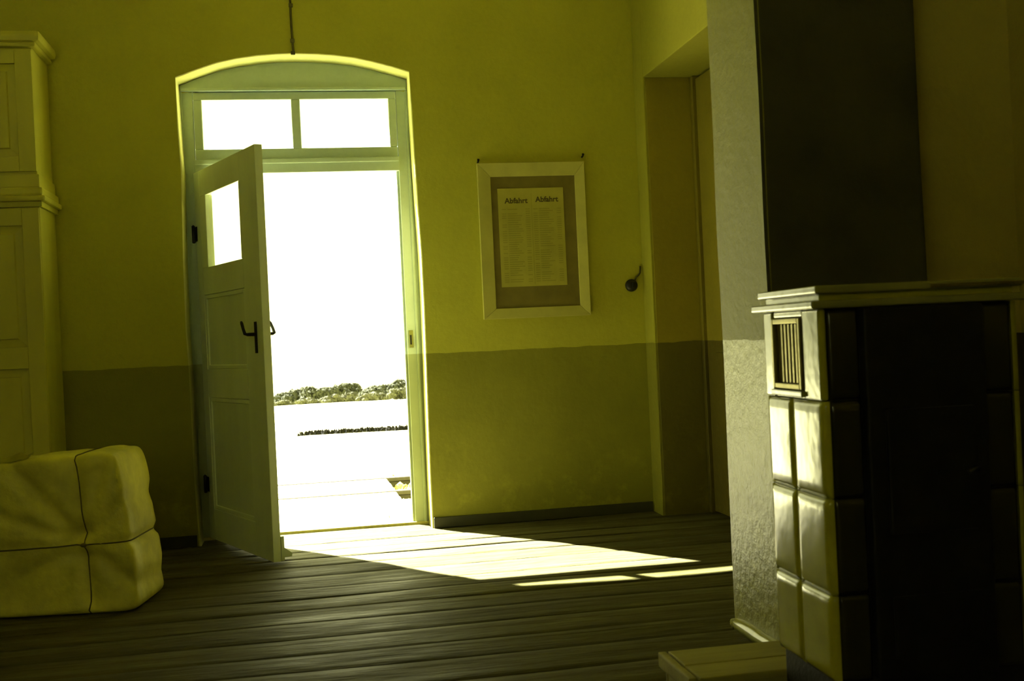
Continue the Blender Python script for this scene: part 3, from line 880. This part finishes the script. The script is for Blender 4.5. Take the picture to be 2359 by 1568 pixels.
tag(finish('ballast', bm, M['ballast'], None), 'loose stone ballast between the rails outside', 'gravel', kind='stuff')
# strip of dark weeds across the meadow
bm = bmesh.new()
for k in range(2800):
    x = rr.uniform(-.05, 9) if k > 120 else rr.uniform(-.3, .5); yy = 20 + rr.uniform(-.35, .35)
    z = -.93; h = rr.uniform(.08, .15); w = rr.uniform(.03, .06); a_ = rr.uniform(0, 3.14)
    d = Vector((math.cos(a_) * w, math.sin(a_) * w, 0)); l = Vector((rr.uniform(-.03, .03), rr.uniform(-.03, .03), h))
    c = Vector((x, yy, z)); e = Vector((-d.y, d.x, 0)) * .3
    p = [bm.verts.new(c - d), bm.verts.new(c + d), bm.verts.new(c + e), bm.verts.new(c + l)]
    bm.faces.new((p[0], p[1], p[3])); bm.faces.new((p[1], p[2], p[3])); bm.faces.new((p[2], p[0], p[3]))
tag(finish('weed_strip', bm, M['weed'], None), 'long dark strip of weeds crossing the pale meadow', 'weeds', kind='stuff')

def foliage_bm(seed, rx, ry, rz, nleaf, leaf_size, lumps):
    rg = random.Random(seed); bm = bmesh.new()
    cs = []
    for k in range(lumps):
        a_ = rg.uniform(0, 6.28); q = rg.random() ** .5
        cs.append((Vector((math.cos(a_) * rx * .62 * q, math.sin(a_) * ry * .62 * q, rz * rg.uniform(.35, 1.25) * (1 - .45 * q))), rg.uniform(.32, .5)))
    for k in range(nleaf):
        c, s = cs[k % lumps]
        d = Vector((rg.gauss(0, 1), rg.gauss(0, 1), rg.gauss(0, 1))).normalized() * rg.uniform(.72, 1.05)
        p = c + Vector((d.x * rx * s, d.y * ry * s, d.z * rz * s))
        if p.z < 0: p.z = rg.uniform(0, .1)
        t = Vector((rg.gauss(0, 1), rg.gauss(0, 1), rg.gauss(0, .6))).normalized(); b = d.cross(t).normalized()
        if b.length < .1: continue
        t = b.cross(d).normalized(); t = (t + d * rg.uniform(-.5, .5)).normalized()
        L_ = leaf_size * rg.uniform(.6, 1.3)
        v = [bm.verts.new(p - b * L_ * .45), bm.verts.new(p + t * L_), bm.verts.new(p + b * L_ * .45), bm.verts.new(p - t * L_ * .7)]
        bm.faces.new(v)
    return bm, cs
def bush(name, x, yy, zg, rx, ry, rz, seed, mat, label, group, nleaf=1500, ls=.17, lumps=8):
    root = empty(name, (x, yy, zg)); tag(root, label, 'bush' if 'bush' in name else 'tree', group)
    bm, cs = foliage_bm(seed, rx, ry, rz, nleaf, ls, lumps)
    top = max(v.co.z for v in bm.verts); hgt = 1.72 * rz
    for v in bm.verts: v.co.z *= hgt / top
    cs = [(Vector((c.x, c.y, c.z * hgt / top)), q) for c, q in cs]
    finish('foliage', bm, M[mat], root)
    bm = bmesh.new(); tube_bm(bm, [(0, 0, -.3), (.03, 0, rz * .3), (0, .02, rz * .8)], [.09, .07, .03], 6)
    for c, s in cs[:4]: tube_bm(bm, [(0, 0, rz * .3), tuple(c * .6 + Vector((0, 0, rz * .2))), tuple(c)], [.05, .035, .015], 5)
    finish('stem', bm, M['bark'], root, smooth=True)
def gz(yy): return -6.62 * (yy - 60) / 90 - 2.66 * (150 - yy) / 90 if yy <= 150 else -6.62 - 5.58 * (yy - 150) / 110
FH = (.75, .9, .8, 1.05, 1.3, 1.5, 1.15, 1.25, 1.6, 1.9, 1.8)
BH = (1.25, 1.95, 2.5, 2.75, 2.8, 2.75, 2.35, 2.4, 2.85, 2.9)
gzf = lambda yy: -2.66 + (-6.62 + 2.66) * (yy - 60) / 90
front = [(-5.6, 1.5, .62), (-3.4, 1.5, .8), (-1.2, 1.4, .62), (1.0, 1.7, 1.0), (3.2, 1.5, 1.05), (5.2, 1.8, 1.3), (7.5, 1.4, 1.0), (9.6, 1.5, .95), (11.6, 1.7, 1.25), (13.9, 1.7, 1.35), (16.5, 1.6, 1.2)]
spots = ('farthest left beside the open door leaf', 'second from the left', 'third from the left', 'fourth from the left', 'fifth from the left', 'sixth from the left',
         'seventh from the left', 'fifth from the right', 'fourth from the right', 'third from the right', 'second from the right')
for k, (x, rx, rz) in enumerate(front):
    yy = 146 + (k % 2) * 3.4
    bush('bush', x, yy, gzf(yy), rx * 1.15, 1.3, FH[k] / 1.72, 40 + k, 'leaves', f'sunlit bush in the distant hedge, {spots[k]}', 'bushes of the distant hedge')
back = [(-5.4, 1.7, .55), (-3.2, 1.8, 1.0), (-1.0, 2.0, 1.35), (1.3, 2.1, 1.65), (3.9, 2.1, 1.75), (6.2, 2.0, 1.75), (8.8, 1.8, 1.25), (11.2, 1.9, 1.35), (13.8, 2.0, 1.75), (16.6, 2.0, 1.6)]
names_b = ('lowest, at the left end', 'second from the left', 'third from the left', 'fourth from the left', 'fifth from the left', 'sixth from the left', 'in the dip of the skyline',
           'third from the right', 'second from the right', 'at the right end')
for k, (x, rx, rz) in enumerate(back):
    yy = 153 + (k % 3) * 4.0
    bush('distant_tree', x, yy, -6.9, rx * 1.35, 1.5, BH[k] / 1.72, 80 + k, 'leaves_far', f'dark distant tree behind the hedge, {names_b[k]}', 'trees behind the hedge', 3200, .27, 12)

# the hedge goes on beyond what the doorway shows
for x0, x1 in ((-34, -8.5), (19.5, 46)):
    bm = bmesh.new(); rg = random.Random(int(x1))
    cs = [(Vector((rg.uniform(x0, x1), rg.uniform(149, 157), rg.uniform(.3, 1.6))), rg.uniform(.6, 1.1)) for _ in range(60)]
    for k in range(5200):
        c, q = cs[k % 60]
        d = Vector((rg.gauss(0, 1), rg.gauss(0, 1), rg.gauss(0, 1))).normalized()
        p = c + d * q; p.z = max(.05, p.z) - 6.7
        t = Vector((rg.gauss(0, 1), rg.gauss(0, 1), rg.gauss(0, .6))).normalized(); b = d.cross(t).normalized(); t = b.cross(d)
        L_ = .24 * rg.uniform(.6, 1.3)
        bm.faces.new([bm.verts.new(v) for v in (p - b * L_ * .45, p + t * L_, p + b * L_ * .45, p - t * L_ * .7)])
    tag(finish('hedge', bm, M['leaves_far'], None), 'dark hedge running on %s of the view through the door' % ('left' if x0 < 0 else 'right'), 'hedge', kind='stuff')
